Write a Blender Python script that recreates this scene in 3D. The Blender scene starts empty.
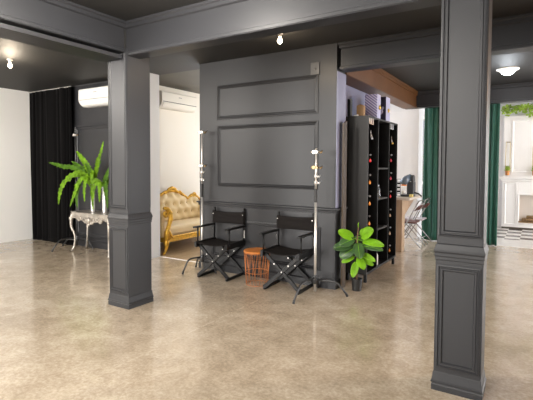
import bpy, bmesh, math, random
from mathutils import Vector, Matrix, noise
random.seed(7)
PI = math.pi
S = bpy.context.scene
COL = S.collection

# ------------------------------------------------------------------ materials
def lin(c):
    return tuple((v/12.92 if v <= .04045 else ((v+.055)/1.055)**2.4) for v in c)

def mat(name, rgb, rough=.5, metal=0., spec=.5, noise_amt=0., noise_scale=8., bump=0., bump_scale=60., coat=0., sheen=0., trans=0., emit=None, emit_s=0., alpha=1.):
    m = bpy.data.materials.new(name); m.use_nodes = True
    nt = m.node_tree; b = nt.nodes['Principled BSDF']
    b.inputs['Base Color'].default_value = (*rgb, 1)
    b.inputs['Roughness'].default_value = rough
    b.inputs['Metallic'].default_value = metal
    b.inputs['Specular IOR Level'].default_value = spec
    b.inputs['Coat Weight'].default_value = coat
    b.inputs['Sheen Weight'].default_value = sheen
    b.inputs['Transmission Weight'].default_value = trans
    if emit:
        b.inputs['Emission Color'].default_value = (*emit, 1)
        b.inputs['Emission Strength'].default_value = emit_s
    if noise_amt or bump:
        tc = nt.nodes.new('ShaderNodeTexCoord')
    if noise_amt:
        n = nt.nodes.new('ShaderNodeTexNoise'); n.inputs['Scale'].default_value = noise_scale
        n.inputs['Detail'].default_value = 6
        nt.links.new(tc.outputs['Object'], n.inputs['Vector'])
        r = nt.nodes.new('ShaderNodeValToRGB')
        lo = tuple(max(0, v*(1-noise_amt)) for v in rgb); hi = tuple(min(1, v*(1+noise_amt)) for v in rgb)
        r.color_ramp.elements[0].position = .3; r.color_ramp.elements[0].color = (*lo, 1)
        r.color_ramp.elements[1].position = .7; r.color_ramp.elements[1].color = (*hi, 1)
        nt.links.new(n.outputs['Fac'], r.inputs['Fac'])
        nt.links.new(r.outputs['Color'], b.inputs['Base Color'])
    if bump:
        n2 = nt.nodes.new('ShaderNodeTexNoise'); n2.inputs['Scale'].default_value = bump_scale
        n2.inputs['Detail'].default_value = 4
        nt.links.new(tc.outputs['Object'], n2.inputs['Vector'])
        bp = nt.nodes.new('ShaderNodeBump'); bp.inputs['Strength'].default_value = bump; bp.inputs['Distance'].default_value = .01
        nt.links.new(n2.outputs['Fac'], bp.inputs['Height'])
        nt.links.new(bp.outputs['Normal'], b.inputs['Normal'])
    return m

def concrete():
    m = bpy.data.materials.new('polished_concrete'); m.use_nodes = True
    nt = m.node_tree; N = nt.nodes; L = nt.links; b = N['Principled BSDF']
    tc = N.new('ShaderNodeTexCoord')
    def nz(scale, detail=6, rough=.6, dist=0):
        n = N.new('ShaderNodeTexNoise'); n.inputs['Scale'].default_value = scale; n.inputs['Detail'].default_value = detail
        n.inputs['Roughness'].default_value = rough; n.inputs['Distortion'].default_value = dist
        L.new(tc.outputs['Object'], n.inputs['Vector']); return n
    big, mid, fine = nz(.6, 5, .6, .6), nz(4.5, 9, .72, .5), nz(38, 6, .7)
    r = N.new('ShaderNodeValToRGB')
    r.color_ramp.elements[0].position = .42; r.color_ramp.elements[0].color = (.355, .282, .2, 1)
    r.color_ramp.elements[1].position = .60; r.color_ramp.elements[1].color = (.665, .57, .445, 1)
    e = r.color_ramp.elements.new(.51); e.color = (.505, .413, .306, 1)
    mx = N.new('ShaderNodeMath'); mx.operation = 'MULTIPLY_ADD'; mx.inputs[1].default_value = .30
    ad = N.new('ShaderNodeMath'); ad.operation = 'MULTIPLY_ADD'; ad.inputs[1].default_value = .35
    ml = N.new('ShaderNodeMath'); ml.operation = 'MULTIPLY'; ml.inputs[1].default_value = .35
    L.new(fine.outputs['Fac'], ml.inputs[0])
    L.new(mid.outputs['Fac'], ad.inputs[0]); L.new(ml.outputs[0], ad.inputs[2])
    L.new(big.outputs['Fac'], mx.inputs[0]); L.new(ad.outputs[0], mx.inputs[2])
    L.new(mx.outputs[0], r.inputs['Fac'])
    # a filled, crumbling control joint running across the slab
    sep = N.new('ShaderNodeSeparateXYZ'); L.new(tc.outputs['Object'], sep.inputs[0])
    wob = nz(3.5, 4)
    j = N.new('ShaderNodeMath'); j.operation = 'MULTIPLY_ADD'; j.inputs[1].default_value = .03; 
    L.new(wob.outputs['Fac'], j.inputs[0]); L.new(sep.outputs['X'], j.inputs[2])
    d = N.new('ShaderNodeMath'); d.operation = 'ADD'; d.inputs[1].default_value = 2.525; L.new(j.outputs[0], d.inputs[0])
    ab = N.new('ShaderNodeMath'); ab.operation = 'ABSOLUTE'; L.new(d.outputs[0], ab.inputs[0])
    lt = N.new('ShaderNodeMath'); lt.operation = 'LESS_THAN'; lt.inputs[1].default_value = .008; L.new(ab.outputs[0], lt.inputs[0])
    brk = nz(9, 3); gt = N.new('ShaderNodeMath'); gt.operation = 'GREATER_THAN'; gt.inputs[1].default_value = .5
    L.new(brk.outputs['Fac'], gt.inputs[0])
    mu = N.new('ShaderNodeMath'); mu.operation = 'MULTIPLY'; L.new(lt.outputs[0], mu.inputs[0]); L.new(gt.outputs[0], mu.inputs[1])
    mixc = N.new('ShaderNodeMix'); mixc.data_type = 'RGBA'
    L.new(mu.outputs[0], mixc.inputs['Factor']); L.new(r.outputs['Color'], mixc.inputs['A']); mixc.inputs['B'].default_value = (.6, .5, .38, 1)
    L.new(mixc.outputs['Result'], b.inputs['Base Color'])
    rr = N.new('ShaderNodeMapRange'); rr.inputs['To Min'].default_value = .12; rr.inputs['To Max'].default_value = .34
    L.new(mid.outputs['Fac'], rr.inputs['Value']); L.new(rr.outputs['Result'], b.inputs['Roughness'])
    b.inputs['Specular IOR Level'].default_value = .5
    b.inputs['Coat Weight'].default_value = .6; b.inputs['Coat Roughness'].default_value = .10; b.inputs['Coat IOR'].default_value = 1.55
    bp = N.new('ShaderNodeBump'); bp.inputs['Strength'].default_value = .08; bp.inputs['Distance'].default_value = .006
    L.new(fine.outputs['Fac'], bp.inputs['Height']); L.new(bp.outputs['Normal'], b.inputs['Normal'])
    return m

def checker_mat():
    m = bpy.data.materials.new('chequered_tile'); m.use_nodes = True
    nt = m.node_tree; b = nt.nodes['Principled BSDF']
    tc = nt.nodes.new('ShaderNodeTexCoord'); c = nt.nodes.new('ShaderNodeTexChecker')
    c.inputs['Scale'].default_value = 1/.27; c.inputs['Color1'].default_value = (.75, .73, .7, 1); c.inputs['Color2'].default_value = (.10, .09, .085, 1)
    mp = nt.nodes.new('ShaderNodeMapping'); mp.inputs['Location'].default_value = (.02, -.01, .05)
    nt.links.new(tc.outputs['Object'], mp.inputs[0]); nt.links.new(mp.outputs[0], c.inputs['Vector'])
    nt.links.new(c.outputs['Color'], b.inputs['Base Color']); b.inputs['Roughness'].default_value = .25
    return m

def stripe_mat(name, base, ink, scale=9, width=.5, angle=.9):
    m = bpy.data.materials.new(name); m.use_nodes = True
    nt = m.node_tree; b = nt.nodes['Principled BSDF']
    tc = nt.nodes.new('ShaderNodeTexCoord'); mp = nt.nodes.new('ShaderNodeMapping')
    mp.inputs['Rotation'].default_value = (0, angle, 0)
    w = nt.nodes.new('ShaderNodeTexWave'); w.inputs['Scale'].default_value = scale; w.bands_direction = 'X'
    r = nt.nodes.new('ShaderNodeValToRGB'); r.color_ramp.interpolation = 'CONSTANT'
    r.color_ramp.elements[0].color = (*base, 1); r.color_ramp.elements[1].color = (*ink, 1); r.color_ramp.elements[1].position = width
    nt.links.new(tc.outputs['Object'], mp.inputs[0]); nt.links.new(mp.outputs[0], w.inputs['Vector'])
    nt.links.new(w.outputs['Fac'], r.inputs['Fac']); nt.links.new(r.outputs['Color'], b.inputs['Base Color'])
    b.inputs['Roughness'].default_value = .5
    return m

def wood_mat(name, a, c, scale=(1, 1, 14), rough=.5):
    m = bpy.data.materials.new(name); m.use_nodes = True
    nt = m.node_tree; b = nt.nodes['Principled BSDF']
    tc = nt.nodes.new('ShaderNodeTexCoord'); mp = nt.nodes.new('ShaderNodeMapping'); mp.inputs['Scale'].default_value = scale
    n = nt.nodes.new('ShaderNodeTexNoise'); n.inputs['Scale'].default_value = 3; n.inputs['Detail'].default_value = 8
    r = nt.nodes.new('ShaderNodeValToRGB'); r.color_ramp.elements[0].color = (*a, 1); r.color_ramp.elements[1].color = (*c, 1)
    r.color_ramp.elements[0].position = .3; r.color_ramp.elements[1].position = .7
    nt.links.new(tc.outputs['Object'], mp.inputs[0]); nt.links.new(mp.outputs[0], n.inputs['Vector'])
    nt.links.new(n.outputs['Fac'], r.inputs['Fac']); nt.links.new(r.outputs['Color'], b.inputs['Base Color'])
    b.inputs['Roughness'].default_value = rough
    return m

M = {}
M['floor'] = concrete()
M['dark'] = mat('charcoal_paint', (.0215, .022, .0248), .42, spec=.36, bump=.05, bump_scale=90)
M['ceiling'] = mat('black_ceiling_paint', (.012, .0113, .0105), .6, bump=.08, bump_scale=40)
M['white_wall'] = mat('white_wall_paint', (.87, .87, .86), .6)
M['cream_wall'] = mat('cream_wall_paint', (.80, .75, .66), .6)
M['lilac'] = mat('lilac_paint_and_light', (.24, .25, .36), .35)  # lilac wall's own colour; also lilac light painted onto the end facing
M['kitchen_white'] = mat('kitchen_white_paint', (.82, .82, .84), .6)
M['lounge_ceiling'] = mat('drab_ceiling_paint', (.085, .074, .056), .6, noise_amt=.15, noise_scale=2)
M['lounge_floor'] = wood_mat('honey_laminate', (.30, .20, .10), (.42, .29, .16), (6, 1, 1), .4)
M['marble'] = mat('pale_stone_floor', (.72, .70, .67), .25, noise_amt=.06, noise_scale=5)
M['checker'] = checker_mat()
M['black_cloth'] = mat('black_curtain_cloth', (.0032, .003, .0032), .95, spec=.05, sheen=.02, bump=.2, bump_scale=200)
M['canvas'] = mat('black_canvas', (.0135, .0115, .011), .9, spec=.12, bump=.2, bump_scale=240)
M['black_wood'] = mat('black_lacquered_wood', (.006, .006, .0065), .45, spec=.3)
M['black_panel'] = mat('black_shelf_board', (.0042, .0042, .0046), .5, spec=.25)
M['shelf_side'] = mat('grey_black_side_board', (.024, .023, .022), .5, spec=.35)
M['chrome'] = mat('brushed_chrome', (.66, .64, .61), .33, .7)
M['steel_dark'] = mat('gunmetal_tube', (.06, .06, .062), .35, .6)
M['black_plastic'] = mat('black_plastic', (.012, .012, .012), .45)
M['brass'] = mat('brass_knob', (.30, .215, .12), .42, 1.)
M['gold'] = mat('gilded_wood', (.66, .37, .045), .38, .6, bump=.25, bump_scale=45, noise_amt=.3, noise_scale=22)
M['velvet'] = mat('champagne_velvet', (.74, .56, .29), .6, sheen=.25)
M['silver'] = mat('antique_silver_leaf', (.42, .385, .34), .36, .6, bump=.35, bump_scale=55, noise_amt=.25, noise_scale=18)
M['vase'] = mat('polished_silver_vase', (.72, .71, .70), .24, .7)
M['fern'] = mat('fern_green', (.098, .205, .004), .65, spec=.2, noise_amt=.45, noise_scale=14)
M['fern_dark'] = mat('fern_deep_green', (.042, .105, .003), .65, spec=.2, noise_amt=.4, noise_scale=14)
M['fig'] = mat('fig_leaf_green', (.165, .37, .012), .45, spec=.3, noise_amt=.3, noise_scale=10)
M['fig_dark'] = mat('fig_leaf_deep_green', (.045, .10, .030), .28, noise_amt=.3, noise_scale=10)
M['bark'] = mat('brown_stem_bark', (.16, .09, .045), .8, noise_amt=.4, noise_scale=40)
M['soil'] = mat('dark_soil', (.03, .02, .014), .95, bump=.6, bump_scale=120)
M['copper'] = mat('copper_wire', (.60, .21, .055), .38, .55)
M['copper_wood'] = mat('orange_brown_top', (.50, .165, .028), .42, noise_amt=.18, noise_scale=9)
M['ac_white'] = mat('white_appliance_plastic', (.66, .66, .65), .35)
M['ac_cream'] = mat('cream_appliance_plastic', (.78, .74, .66), .35)
M['grey_print'] = mat('grey_print', (.18, .18, .18), .5)
M['slot'] = mat('dark_slot', (.07, .055, .04), .7)
M['plate'] = mat('grey_switch_plastic', (.05, .05, .052), .4)
M['ceramic'] = mat('white_ceramic', (.78, .74, .68), .4)
M['bulb'] = mat('glowing_bulb', (1, 1, 1), .3, emit=(1., .80, .55), emit_s=16)
M['dome'] = mat('glowing_dome', (1, 1, 1), .3, emit=(.86, .93, 1.), emit_s=14)
M['green_velvet'] = mat('emerald_velvet', (.0015, .075, .047), .55, sheen=.15)
M['oak'] = wood_mat('pale_oak', (.36, .245, .15), (.48, .345, .23), (9, 9, 1), .5)
M['oak_top'] = wood_mat('pale_oak_top', (.62, .53, .44), (.74, .66, .57), (2, 9, 2), .35)
M['brown_beam'] = mat('warm_brown_beam', (.095, .035, .006), .5, noise_amt=.15, noise_scale=4)  # saturated warm brown base colour for one beam
M['brown_board'] = wood_mat('brown_board', (.038, .021, .009), (.06, .035, .015), (8, 8, 1), .5)
M['block_wood'] = wood_mat('golden_brown_block', (.26, .14, .05), (.36, .20, .075), (3, 3, 1), .5)
M['lilac_stripe'] = stripe_mat('lilac_box_with_white_stripes', (.22, .19, .40), (.66, .64, .74), 11, .72, .9)
M['lilac_side'] = mat('pale_lilac_card', (.42, .42, .60), .5)
M['navy'] = mat('navy_card', (.022, .018, .045), .45)
M['gold_tag'] = mat('yellow_metal_clasp', (.72, .48, .10), .35, .4)
M['red'] = mat('red_tag', (.72, .02, .022), .35)
M['pink'] = mat('pinkish_red_tag', (.70, .06, .10), .35)
M['orange'] = mat('orange_tag', (.75, .26, .03), .4)
M['tan'] = mat('tan_tag', (.55, .38, .24), .5)
M['stud'] = mat('pale_metal_hook', (.46, .48, .52), .3, .3)
M['glass'] = mat('smoked_glass', (.62, .66, .68), .08, trans=.75)
M['glass_clear'] = mat('clear_window_glass', (.95, .97, .97), .03, trans=1.)
M['tank'] = mat('blue_grey_tank', (.17, .22, .29), .2)
M['machine'] = mat('dark_grey_machine', (.055, .058, .066), .35)
M['lemon'] = mat('pale_yellow_sponge', (.80, .66, .25), .7)
M['jar_green'] = mat('green_jar_glass', (.30, .42, .12), .3)
M['chair_steel'] = mat('satin_steel_tube', (.30, .29, .28), .35, .85)
M['burgundy'] = mat('burgundy_vinyl', (.11, .035, .028), .45)
M['mauve'] = mat('pale_mauve_vinyl', (.45, .40, .42), .4)
M['fire_white'] = mat('white_mantel_paint', (.86, .85, .83), .45)
M['fire_inner'] = mat('pale_firebox', (.62, .56, .50), .8)
M['log'] = mat('bark_brown_log', (.30, .18, .085), .85, noise_amt=.4, noise_scale=25, bump=.5, bump_scale=40)
M['terracotta'] = mat('terracotta', (.58, .25, .075), .6, noise_amt=.2, noise_scale=20)
M['rope'] = mat('straw_coloured_rod', (.62, .53, .34), .7)
M['vine'] = mat('vine_leaf', (.26, .40, .03), .5, noise_amt=.5, noise_scale=6)
M['bush'] = mat('garden_leaf', (.10, .38, .05), .6, noise_amt=.5, noise_scale=6)
M['bottle_green'] = mat('green_glass_bottle', (.14, .36, .10), .15, trans=.3)

# ------------------------------------------------------------------ mesh helpers
def nb(): return bmesh.new()

def box(bm, x0, x1, y0, y1, z0, z1):
    v = [bm.verts.new(p) for p in ((x0,y0,z0),(x1,y0,z0),(x1,y1,z0),(x0,y1,z0),(x0,y0,z1),(x1,y0,z1),(x1,y1,z1),(x0,y1,z1))]
    for f in ((3,2,1,0),(4,5,6,7),(0,1,5,4),(1,2,6,5),(2,3,7,6),(3,0,4,7)):
        bm.faces.new([v[i] for i in f])

def tube(bm, pts, r, n=8, cap=True, closed=False, flat=None):
    """sweep; r number or list; flat=(a,b) makes the section elliptical"""
    pts = [Vector(p) for p in pts]; k = len(pts)
    rs = r if isinstance(r, (list, tuple)) else [r]*k
    rings = []; ref = None
    for i, p in enumerate(pts):
        a = pts[(i-1) % k] if (closed or i > 0) else pts[i]
        b = pts[(i+1) % k] if (closed or i < k-1) else pts[i]
        t = (b-a).normalized()
        if ref is None:
            ref = t.cross(Vector((0,0,1)))
            if ref.length < .05: ref = t.cross(Vector((0,1,0)))
            if ref.length < .05: ref = Vector((1,0,0))
        u = (ref - t*ref.dot(t)).normalized(); w = t.cross(u); ref = u
        fa, fb = flat or (1, 1)
        rings.append([bm.verts.new(p + (u*math.cos(2*PI*j/n)*fa + w*math.sin(2*PI*j/n)*fb)*rs[i]) for j in range(n)])
    for i in range(k if closed else k-1):
        A, B = rings[i], rings[(i+1) % k]
        for j in range(n):
            bm.faces.new((A[j], A[(j+1) % n], B[(j+1) % n], B[j]))
    if cap and not closed:
        bm.faces.new(rings[0][::-1]); bm.faces.new(rings[-1])

def bar(bm, a, b, w, h, up=(0,0,1)):
    """rectangular bar from a to b"""
    a = Vector(a); b = Vector(b); t = (b-a).normalized(); up = Vector(up)
    s = t.cross(up)
    if s.length < .01: s = t.cross(Vector((1,0,0)))
    s.normalize(); q = s.cross(t).normalized()
    vs = []
    for p in (a, b):
        for i, j in ((-1,-1),(1,-1),(1,1),(-1,1)):
            vs.append(bm.verts.new(p + s*w/2*i + q*h/2*j))
    for f in ((3,2,1,0),(4,5,6,7),(0,1,5,4),(1,2,6,5),(2,3,7,6),(3,0,4,7)):
        bm.faces.new([vs[i] for i in f])

def lathe(bm, prof, c=(0,0,0), n=24, cap=True):
    rings = []
    for r, z in prof:
        rings.append([bm.verts.new((c[0]+r*math.cos(2*PI*j/n), c[1]+r*math.sin(2*PI*j/n), c[2]+z)) for j in range(n)])
    for A, B in zip(rings, rings[1:]):
        for j in range(n):
            bm.faces.new((A[j], A[(j+1) % n], B[(j+1) % n], B[j]))
    if cap:
        bm.faces.new(rings[0][::-1]); bm.faces.new(rings[-1])

def rect_rings(bm, x0, x1, y0, y1, prof):
    """stack of rectangular rings: prof = [(outset, z)]"""
    R = []
    for o, z in prof:
        R.append([bm.verts.new(p) for p in ((x0-o,y0-o,z),(x1+o,y0-o,z),(x1+o,y1+o,z),(x0-o,y1+o,z))])
    for A, B in zip(R, R[1:]):
        for j in range(4): bm.faces.new((A[j], A[(j+1)%4], B[(j+1)%4], B[j]))
    bm.faces.new(R[0][::-1]); bm.faces.new(R[-1])

def frame(bm, o, u, v, nrm, w, h, prof):
    """mitred picture-frame moulding; o lower-left, u/v unit axes, prof=[(inset, height)]"""
    o, u, v, nrm = map(Vector, (o, u, v, nrm)); R = []
    for d, t in prof:
        R.append([bm.verts.new(o + u*a + v*b + nrm*t) for a, b in ((d,d),(w-d,d),(w-d,h-d),(d,h-d))])
    for A, B in zip(R, R[1:]):
        for j in range(4): bm.faces.new((A[j], A[(j+1)%4], B[(j+1)%4], B[j]))

def prism(bm, poly, axis, a, b):
    """extrude a 2D polygon along axis 0/1/2 between a and b"""
    def P(p, t):
        q = list(p); q.insert(axis, t); return q
    A = [bm.verts.new(P(p, a)) for p in poly]; B = [bm.verts.new(P(p, b)) for p in poly]
    n = len(poly)
    bm.faces.new(A[::-1]); bm.faces.new(B)
    for i in range(n): bm.faces.new((A[i], A[(i+1)%n], B[(i+1)%n], B[i]))

def ball(bm, c, r, sx=1, sy=1, sz=1, u=16, v=10):
    m = Matrix.Translation(c) @ Matrix.Diagonal((sx, sy, sz, 1))
    bmesh.ops.create_uvsphere(bm, u_segments=u, v_segments=v, radius=r, matrix=m)

def sheet(bm, f, nu, nv):
    g = [[bm.verts.new(f(i/nu, j/nv)) for j in range(nv+1)] for i in range(nu+1)]
    for i in range(nu):
        for j in range(nv):
            bm.faces.new((g[i][j], g[i+1][j], g[i+1][j+1], g[i][j+1]))

def obj(name, bm, m, parent=None, smooth=False, bevel=0., solid=0., subsurf=0, loc=None):
    bmesh.ops.recalc_face_normals(bm, faces=bm.faces[:])
    me = bpy.data.meshes.new(name); bm.to_mesh(me); bm.free()
    o = bpy.data.objects.new(name, me); COL.objects.link(o)
    me.materials.append(M[m] if isinstance(m, str) else m)
    if smooth:
        for p in me.polygons: p.use_smooth = True
    if solid:
        md = o.modifiers.new('solid', 'SOLIDIFY'); md.thickness = solid; md.offset = 0
    if bevel:
        md = o.modifiers.new('bevel', 'BEVEL'); md.width = bevel; md.segments = 2; md.limit_method = 'ANGLE'
    if subsurf:
        md = o.modifiers.new('sub', 'SUBSURF'); md.levels = subsurf; md.render_levels = subsurf
    if parent: o.parent = parent
    if loc: o.location = loc
    return o

def islands(name, bm, m, parent=None, **k):
    """one object per connected piece of bm"""
    seen = set(); out = []
    bm.verts.ensure_lookup_table()
    for v0 in bm.verts:
        if v0 in seen: continue
        st = [v0]; seen.add(v0); isl = []
        while st:
            v = st.pop(); isl.append(v)
            for e in v.link_edges:
                w = e.other_vert(v)
                if w not in seen: seen.add(w); st.append(w)
        ids = {v: i for i, v in enumerate(isl)}
        b2 = nb(); vs = [b2.verts.new(v.co) for v in isl]
        for f in {f for v in isl for f in v.link_faces}: b2.faces.new([vs[ids[v]] for v in f.verts])
        out.append(obj(name, b2, m, parent, **k))
    bm.free(); return out

def tag(o, label, cat, group=None):
    o['label'] = label; o['category'] = cat
    if group: o['group'] = group
    return o

def thing(name, label, cat, loc=(0,0,0), rotz=0, group=None):
    o = bpy.data.objects.new(name, None); COL.objects.link(o)
    o.empty_display_size = .1; o.location = loc; o.rotation_euler = (0, 0, rotz)
    return tag(o, label, cat, group)

def struct(name, bm, m, parent=None, **k):
    o = obj(name, bm, m, parent, **k)
    if parent is None: o['kind'] = 'structure'
    return o

def copy_tree(o, label=None, loc=None, rotz=None, parent=None):
    c = o.copy(); COL.objects.link(c); c.parent = parent
    if label: c['label'] = label
    if loc is not None: c.location = loc
    if rotz is not None: c.rotation_euler = (0, 0, rotz)
    for ch in list(o.children): copy_tree(ch, parent=c)
    return c

def sbox(name, m, *b, parent=None, bevel=0.):
    bm = nb(); box(bm, *b); return struct(name, bm, m, parent, bevel=bevel)

CEIL = 2.86
# ------------------------------------------------------------------ the setting
sbox('floor', 'floor', -8.6, 4.3, -4.3, 12.4, -.12, 0)
sbox('floor_lounge', 'lounge_floor', -5.95, -2.26, 4.975, 7.2, 0, .004)
sbox('floor_hearth', 'checker', -2.04, 4.15, 9.86, 11.6, 0, .006)
sbox('floor_threshold', 'marble', -2.04, 4.15, 9.02, 9.86, 0, .006)
sbox('trim_1', 'ceramic', -5.08, -4.06, 4.955, 4.975, 0, .005)          # pale threshold strip
sbox('ceiling', 'ceiling', -8.6, 4.3, -4.3, 4.97, CEIL, CEIL+.12)
sbox('ceiling_lounge', 'lounge_ceiling', -8.6, -2.0, 4.97, 8.0, 2.915, 3.03)
sbox('ceiling_kitchen', 'kitchen_white', -8.6, -2.0, 8.0, 12.4, 2.915, 3.03)
sbox('ceiling_bay', 'ceiling', -2.0, 4.3, 4.97, 8.6, CEIL, CEIL+.12)
sbox('ceiling_hearth', 'kitchen_white', -2.0, 4.3, 8.6, 12.4, CEIL+.06, CEIL+.18)
sbox('wall_left', 'white_wall', -8.6, -8.42, -4.3, 5.1, 0, CEIL)
# back wall behind the camera, with three tall windows
for i, (a, b) in enumerate(((-8.42, -7.4), (-4.9, -4.3), (-1.8, -1.2), (1.3, 4.3))):
    sbox('wall_rear', 'white_wall', a, b, -4.3, -4.1, 0, CEIL)
for i, (a, b) in enumerate(((-7.4, -4.9), (-4.3, -1.8), (-1.2, 1.3))):
    sbox('wall_rear', 'white_wall', a, b, -4.3, -4.1, 0, .55)
    sbox('wall_rear', 'white_wall', a, b, -4.3, -4.1, 2.6, CEIL)
    bm = nb()
    for x in (a+.03, (a+b)/2, b-.03): box(bm, x-.03, x+.03, -4.23, -4.17, .55, 2.6)
    for z in (.58, 1.55, 2.57): box(bm, a, b, -4.23, -4.17, z-.03, z+.03)
    w = struct('window_%d' % (i+2), bm, 'white_wall')
    bm = nb(); box(bm, a, b, -4.205, -4.195, .55, 2.6); obj('pane', bm, 'glass_clear', w)
def window_wall(wname, x0, x1, spans, ya, yb, m, top, n0):
    y = ya
    for i, (a, b) in enumerate(spans + [(yb, yb)]):
        if a > y: sbox(wname, m, x0, x1, y, a, 0, top)
        if b > a:
            sbox(wname, m, x0, x1, a, b, 0, .45); sbox(wname, m, x0, x1, a, b, 2.45, top)
            xm = (x0+x1)/2; bm = nb()
            for q in (a+.03, (a+b)/2, b-.03): box(bm, xm-.03, xm+.03, q-.03, q+.03, .45, 2.45)
            for z in (.48, 1.45, 2.42): box(bm, xm-.03, xm+.03, a, b, z-.03, z+.03)
            w = struct('window_%d' % (n0+i), bm, 'white_wall')
            bm = nb(); box(bm, xm-.005, xm+.005, a, b, .45, 2.45); obj('pane', bm, 'glass_clear', w)
        y = b
window_wall('wall_right', 4.15, 4.3, [(5.4, 8.0), (9.0, 11.4)], -4.1, 12.4, 'white_wall', CEIL, 5)
# black panelled wall at the left with its white end
bl = sbox('wall_black', 'dark', -8.42, -5.16, 4.88, 4.97, 0, CEIL)
bm = nb()
frame(bm, (-7.12, 4.88, .16), (1,0,0), (0,0,1), (0,-1,0), 1.9, 2.0, [(0,0),(.0,.018),(.03,.022),(.05,.008),(.07,.008),(.085,0)])
obj('panel_moulding', bm, 'dark', bl)
bm = nb(); box(bm, -8.42, -5.16, 4.862, 4.88, 0, .11); obj('skirting', bm, 'dark', bl)
bm = nb(); box(bm, -8.42, -5.16, 4.862, 4.88, CEIL-.012, CEIL); obj('picture_rail', bm, 'plate', bl)
sbox('trim_2', 'white_wall', -5.16, -5.08, 4.76, 4.965, 0, CEIL)
# cream lounge walls and the kitchen beyond
sbox('wall_cream', 'cream_wall', -6.1, -5.95, 4.97, 7.6, 0, 2.915)
sbox('wall_kitchen', 'kitchen_white', -5.95, -2.95, 10.75, 10.9, 0, 2.915)
sbox('wall_kitchen', 'kitchen_white', -2.95, -2.05, 9.0, 9.3, 0, 2.54)
sbox('wall_kitchen', 'kitchen_white', -2.95, -2.05, 9.0, 9.3, 2.62, 2.915)
sbox('trim_3', 'kitchen_white', -2.95, -2.05, 8.98, 9.3, 2.54, 2.62)
sbox('wall_kitchen', 'kitchen_white', -2.95, -2.8, 9.3, 10.75, 0, 2.915)
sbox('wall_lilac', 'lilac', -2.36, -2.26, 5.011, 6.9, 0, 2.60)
sbox('trim_4', 'brown_board', -2.36, -2.25, 5.011, 6.9, 2.60, 2.625)
window_wall('wall_kitchen', -6.1, -5.95, [(8.0, 10.4)], 7.6, 12.4, 'kitchen_white', 2.915, 7)
# hearth room
sbox('wall_hearth', 'kitchen_white', -2.2, 4.15, 11.75, 11.9, 0, CEIL+.06)
for a, b, c, d in ((9.3, 9.38, 0, CEIL+.06), (10.7, 11.75, 0, CEIL+.06), (9.38, 10.7, 2.5, CEIL+.06), (9.38, 10.7, 0, .12)):
    sbox('wall_garden', 'kitchen_white', -2.2, -2.05, a, b, c, d)
bm = nb()
for y in (9.41, 10.04, 10.67): box(bm, -2.14, -2.08, y-.03, y+.03, .12, 2.5)
for z in (.15, 1.1, 2.47): box(bm, -2.14, -2.08, 9.38, 10.7, z-.03, z+.03)
w = struct('window_1', bm, 'white_wall')
bm = nb(); box(bm, -2.115, -2.105, 9.38, 10.7, .12, 2.5); obj('pane', bm, 'glass_clear', w)
# ceiling beams
def beam(name, x0, x1, y0, y1, z0=2.55, top=2.80, trims=True, m='dark', bands=True):
    bm = nb(); box(bm, x0, x1, y0, y1, z0, CEIL+.02)
    o = struct(name, bm, m)
    if trims:
        bm = nb(); rect_rings(bm, x0, x1, y0, y1, [(.0, top-.01), (.018, top), (.018, top+.03), (.03, top+.04), (.03, CEIL-.001)])
        obj('crown_moulding', bm, m, o)
    if bands:
        bm = nb(); rect_rings(bm, x0, x1, y0, y1, [(.0, z0+.004), (.012, z0+.004), (.012, z0+.03), (0, z0+.036)])
        obj('edge_moulding', bm, m, o)
    return o
beam('trim_5', -3.5, 4.12, 2.98, 3.14, 2.53)
beam('trim_6', -3.77, -3.5, -4.1, 2.955, 2.56)
o = sbox('trim_7', 'dark', -3.81, -3.52, -4.1, 2.95, 2.50, 2.535)
beam('trim_8', -1.965, 4.12, 4.76, 4.95, 2.56, 2.80)
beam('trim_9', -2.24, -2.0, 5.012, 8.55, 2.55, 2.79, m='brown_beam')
beam('trim_10', -2.24, 4.12, 8.57, 8.75, 2.56, 2.80)

# centre wall
cw = sbox('wall_centre', 'dark', -4.06, -2.004, 4.736, 5.01, 0, CEIL)
PM = [(0, 0), (0, .013), (.016, .018), (.028, .007), (.036, .009), (.048, 0)]
for x0, x1, z0, z1 in ((-3.745, -2.235, 2.072, 2.530), (-3.737, -2.232, 1.165, 1.985), (-3.83, -2.19, .20, .72)):
    bm = nb(); frame(bm, (x0, 4.736, z0), (1,0,0), (0,0,1), (0,-1,0), x1-x0, z1-z0, PM); obj('panel_moulding', bm, 'dark', cw)
bm = nb(); rect_rings(bm, -4.06, -2.003, 4.736, 5.005, [(.0, .892), (.012, .896), (.016, .925), (.034, .936), (.034, .95), (0, .958)]); obj('chair_rail', bm, 'dark', cw)
bm = nb(); rect_rings(bm, -4.06, -2.004, 4.736, 5.01, [(.016, 0), (.016, .085), (.004, .10)]); obj('skirting', bm, 'dark', cw)
bm = nb(); box(bm, -2.0035, -1.998, 4.74, 5.008, .96, 2.545); obj('end_facing', bm, 'lilac', cw)  # pale wall end, its lilac light put into the colour

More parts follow.
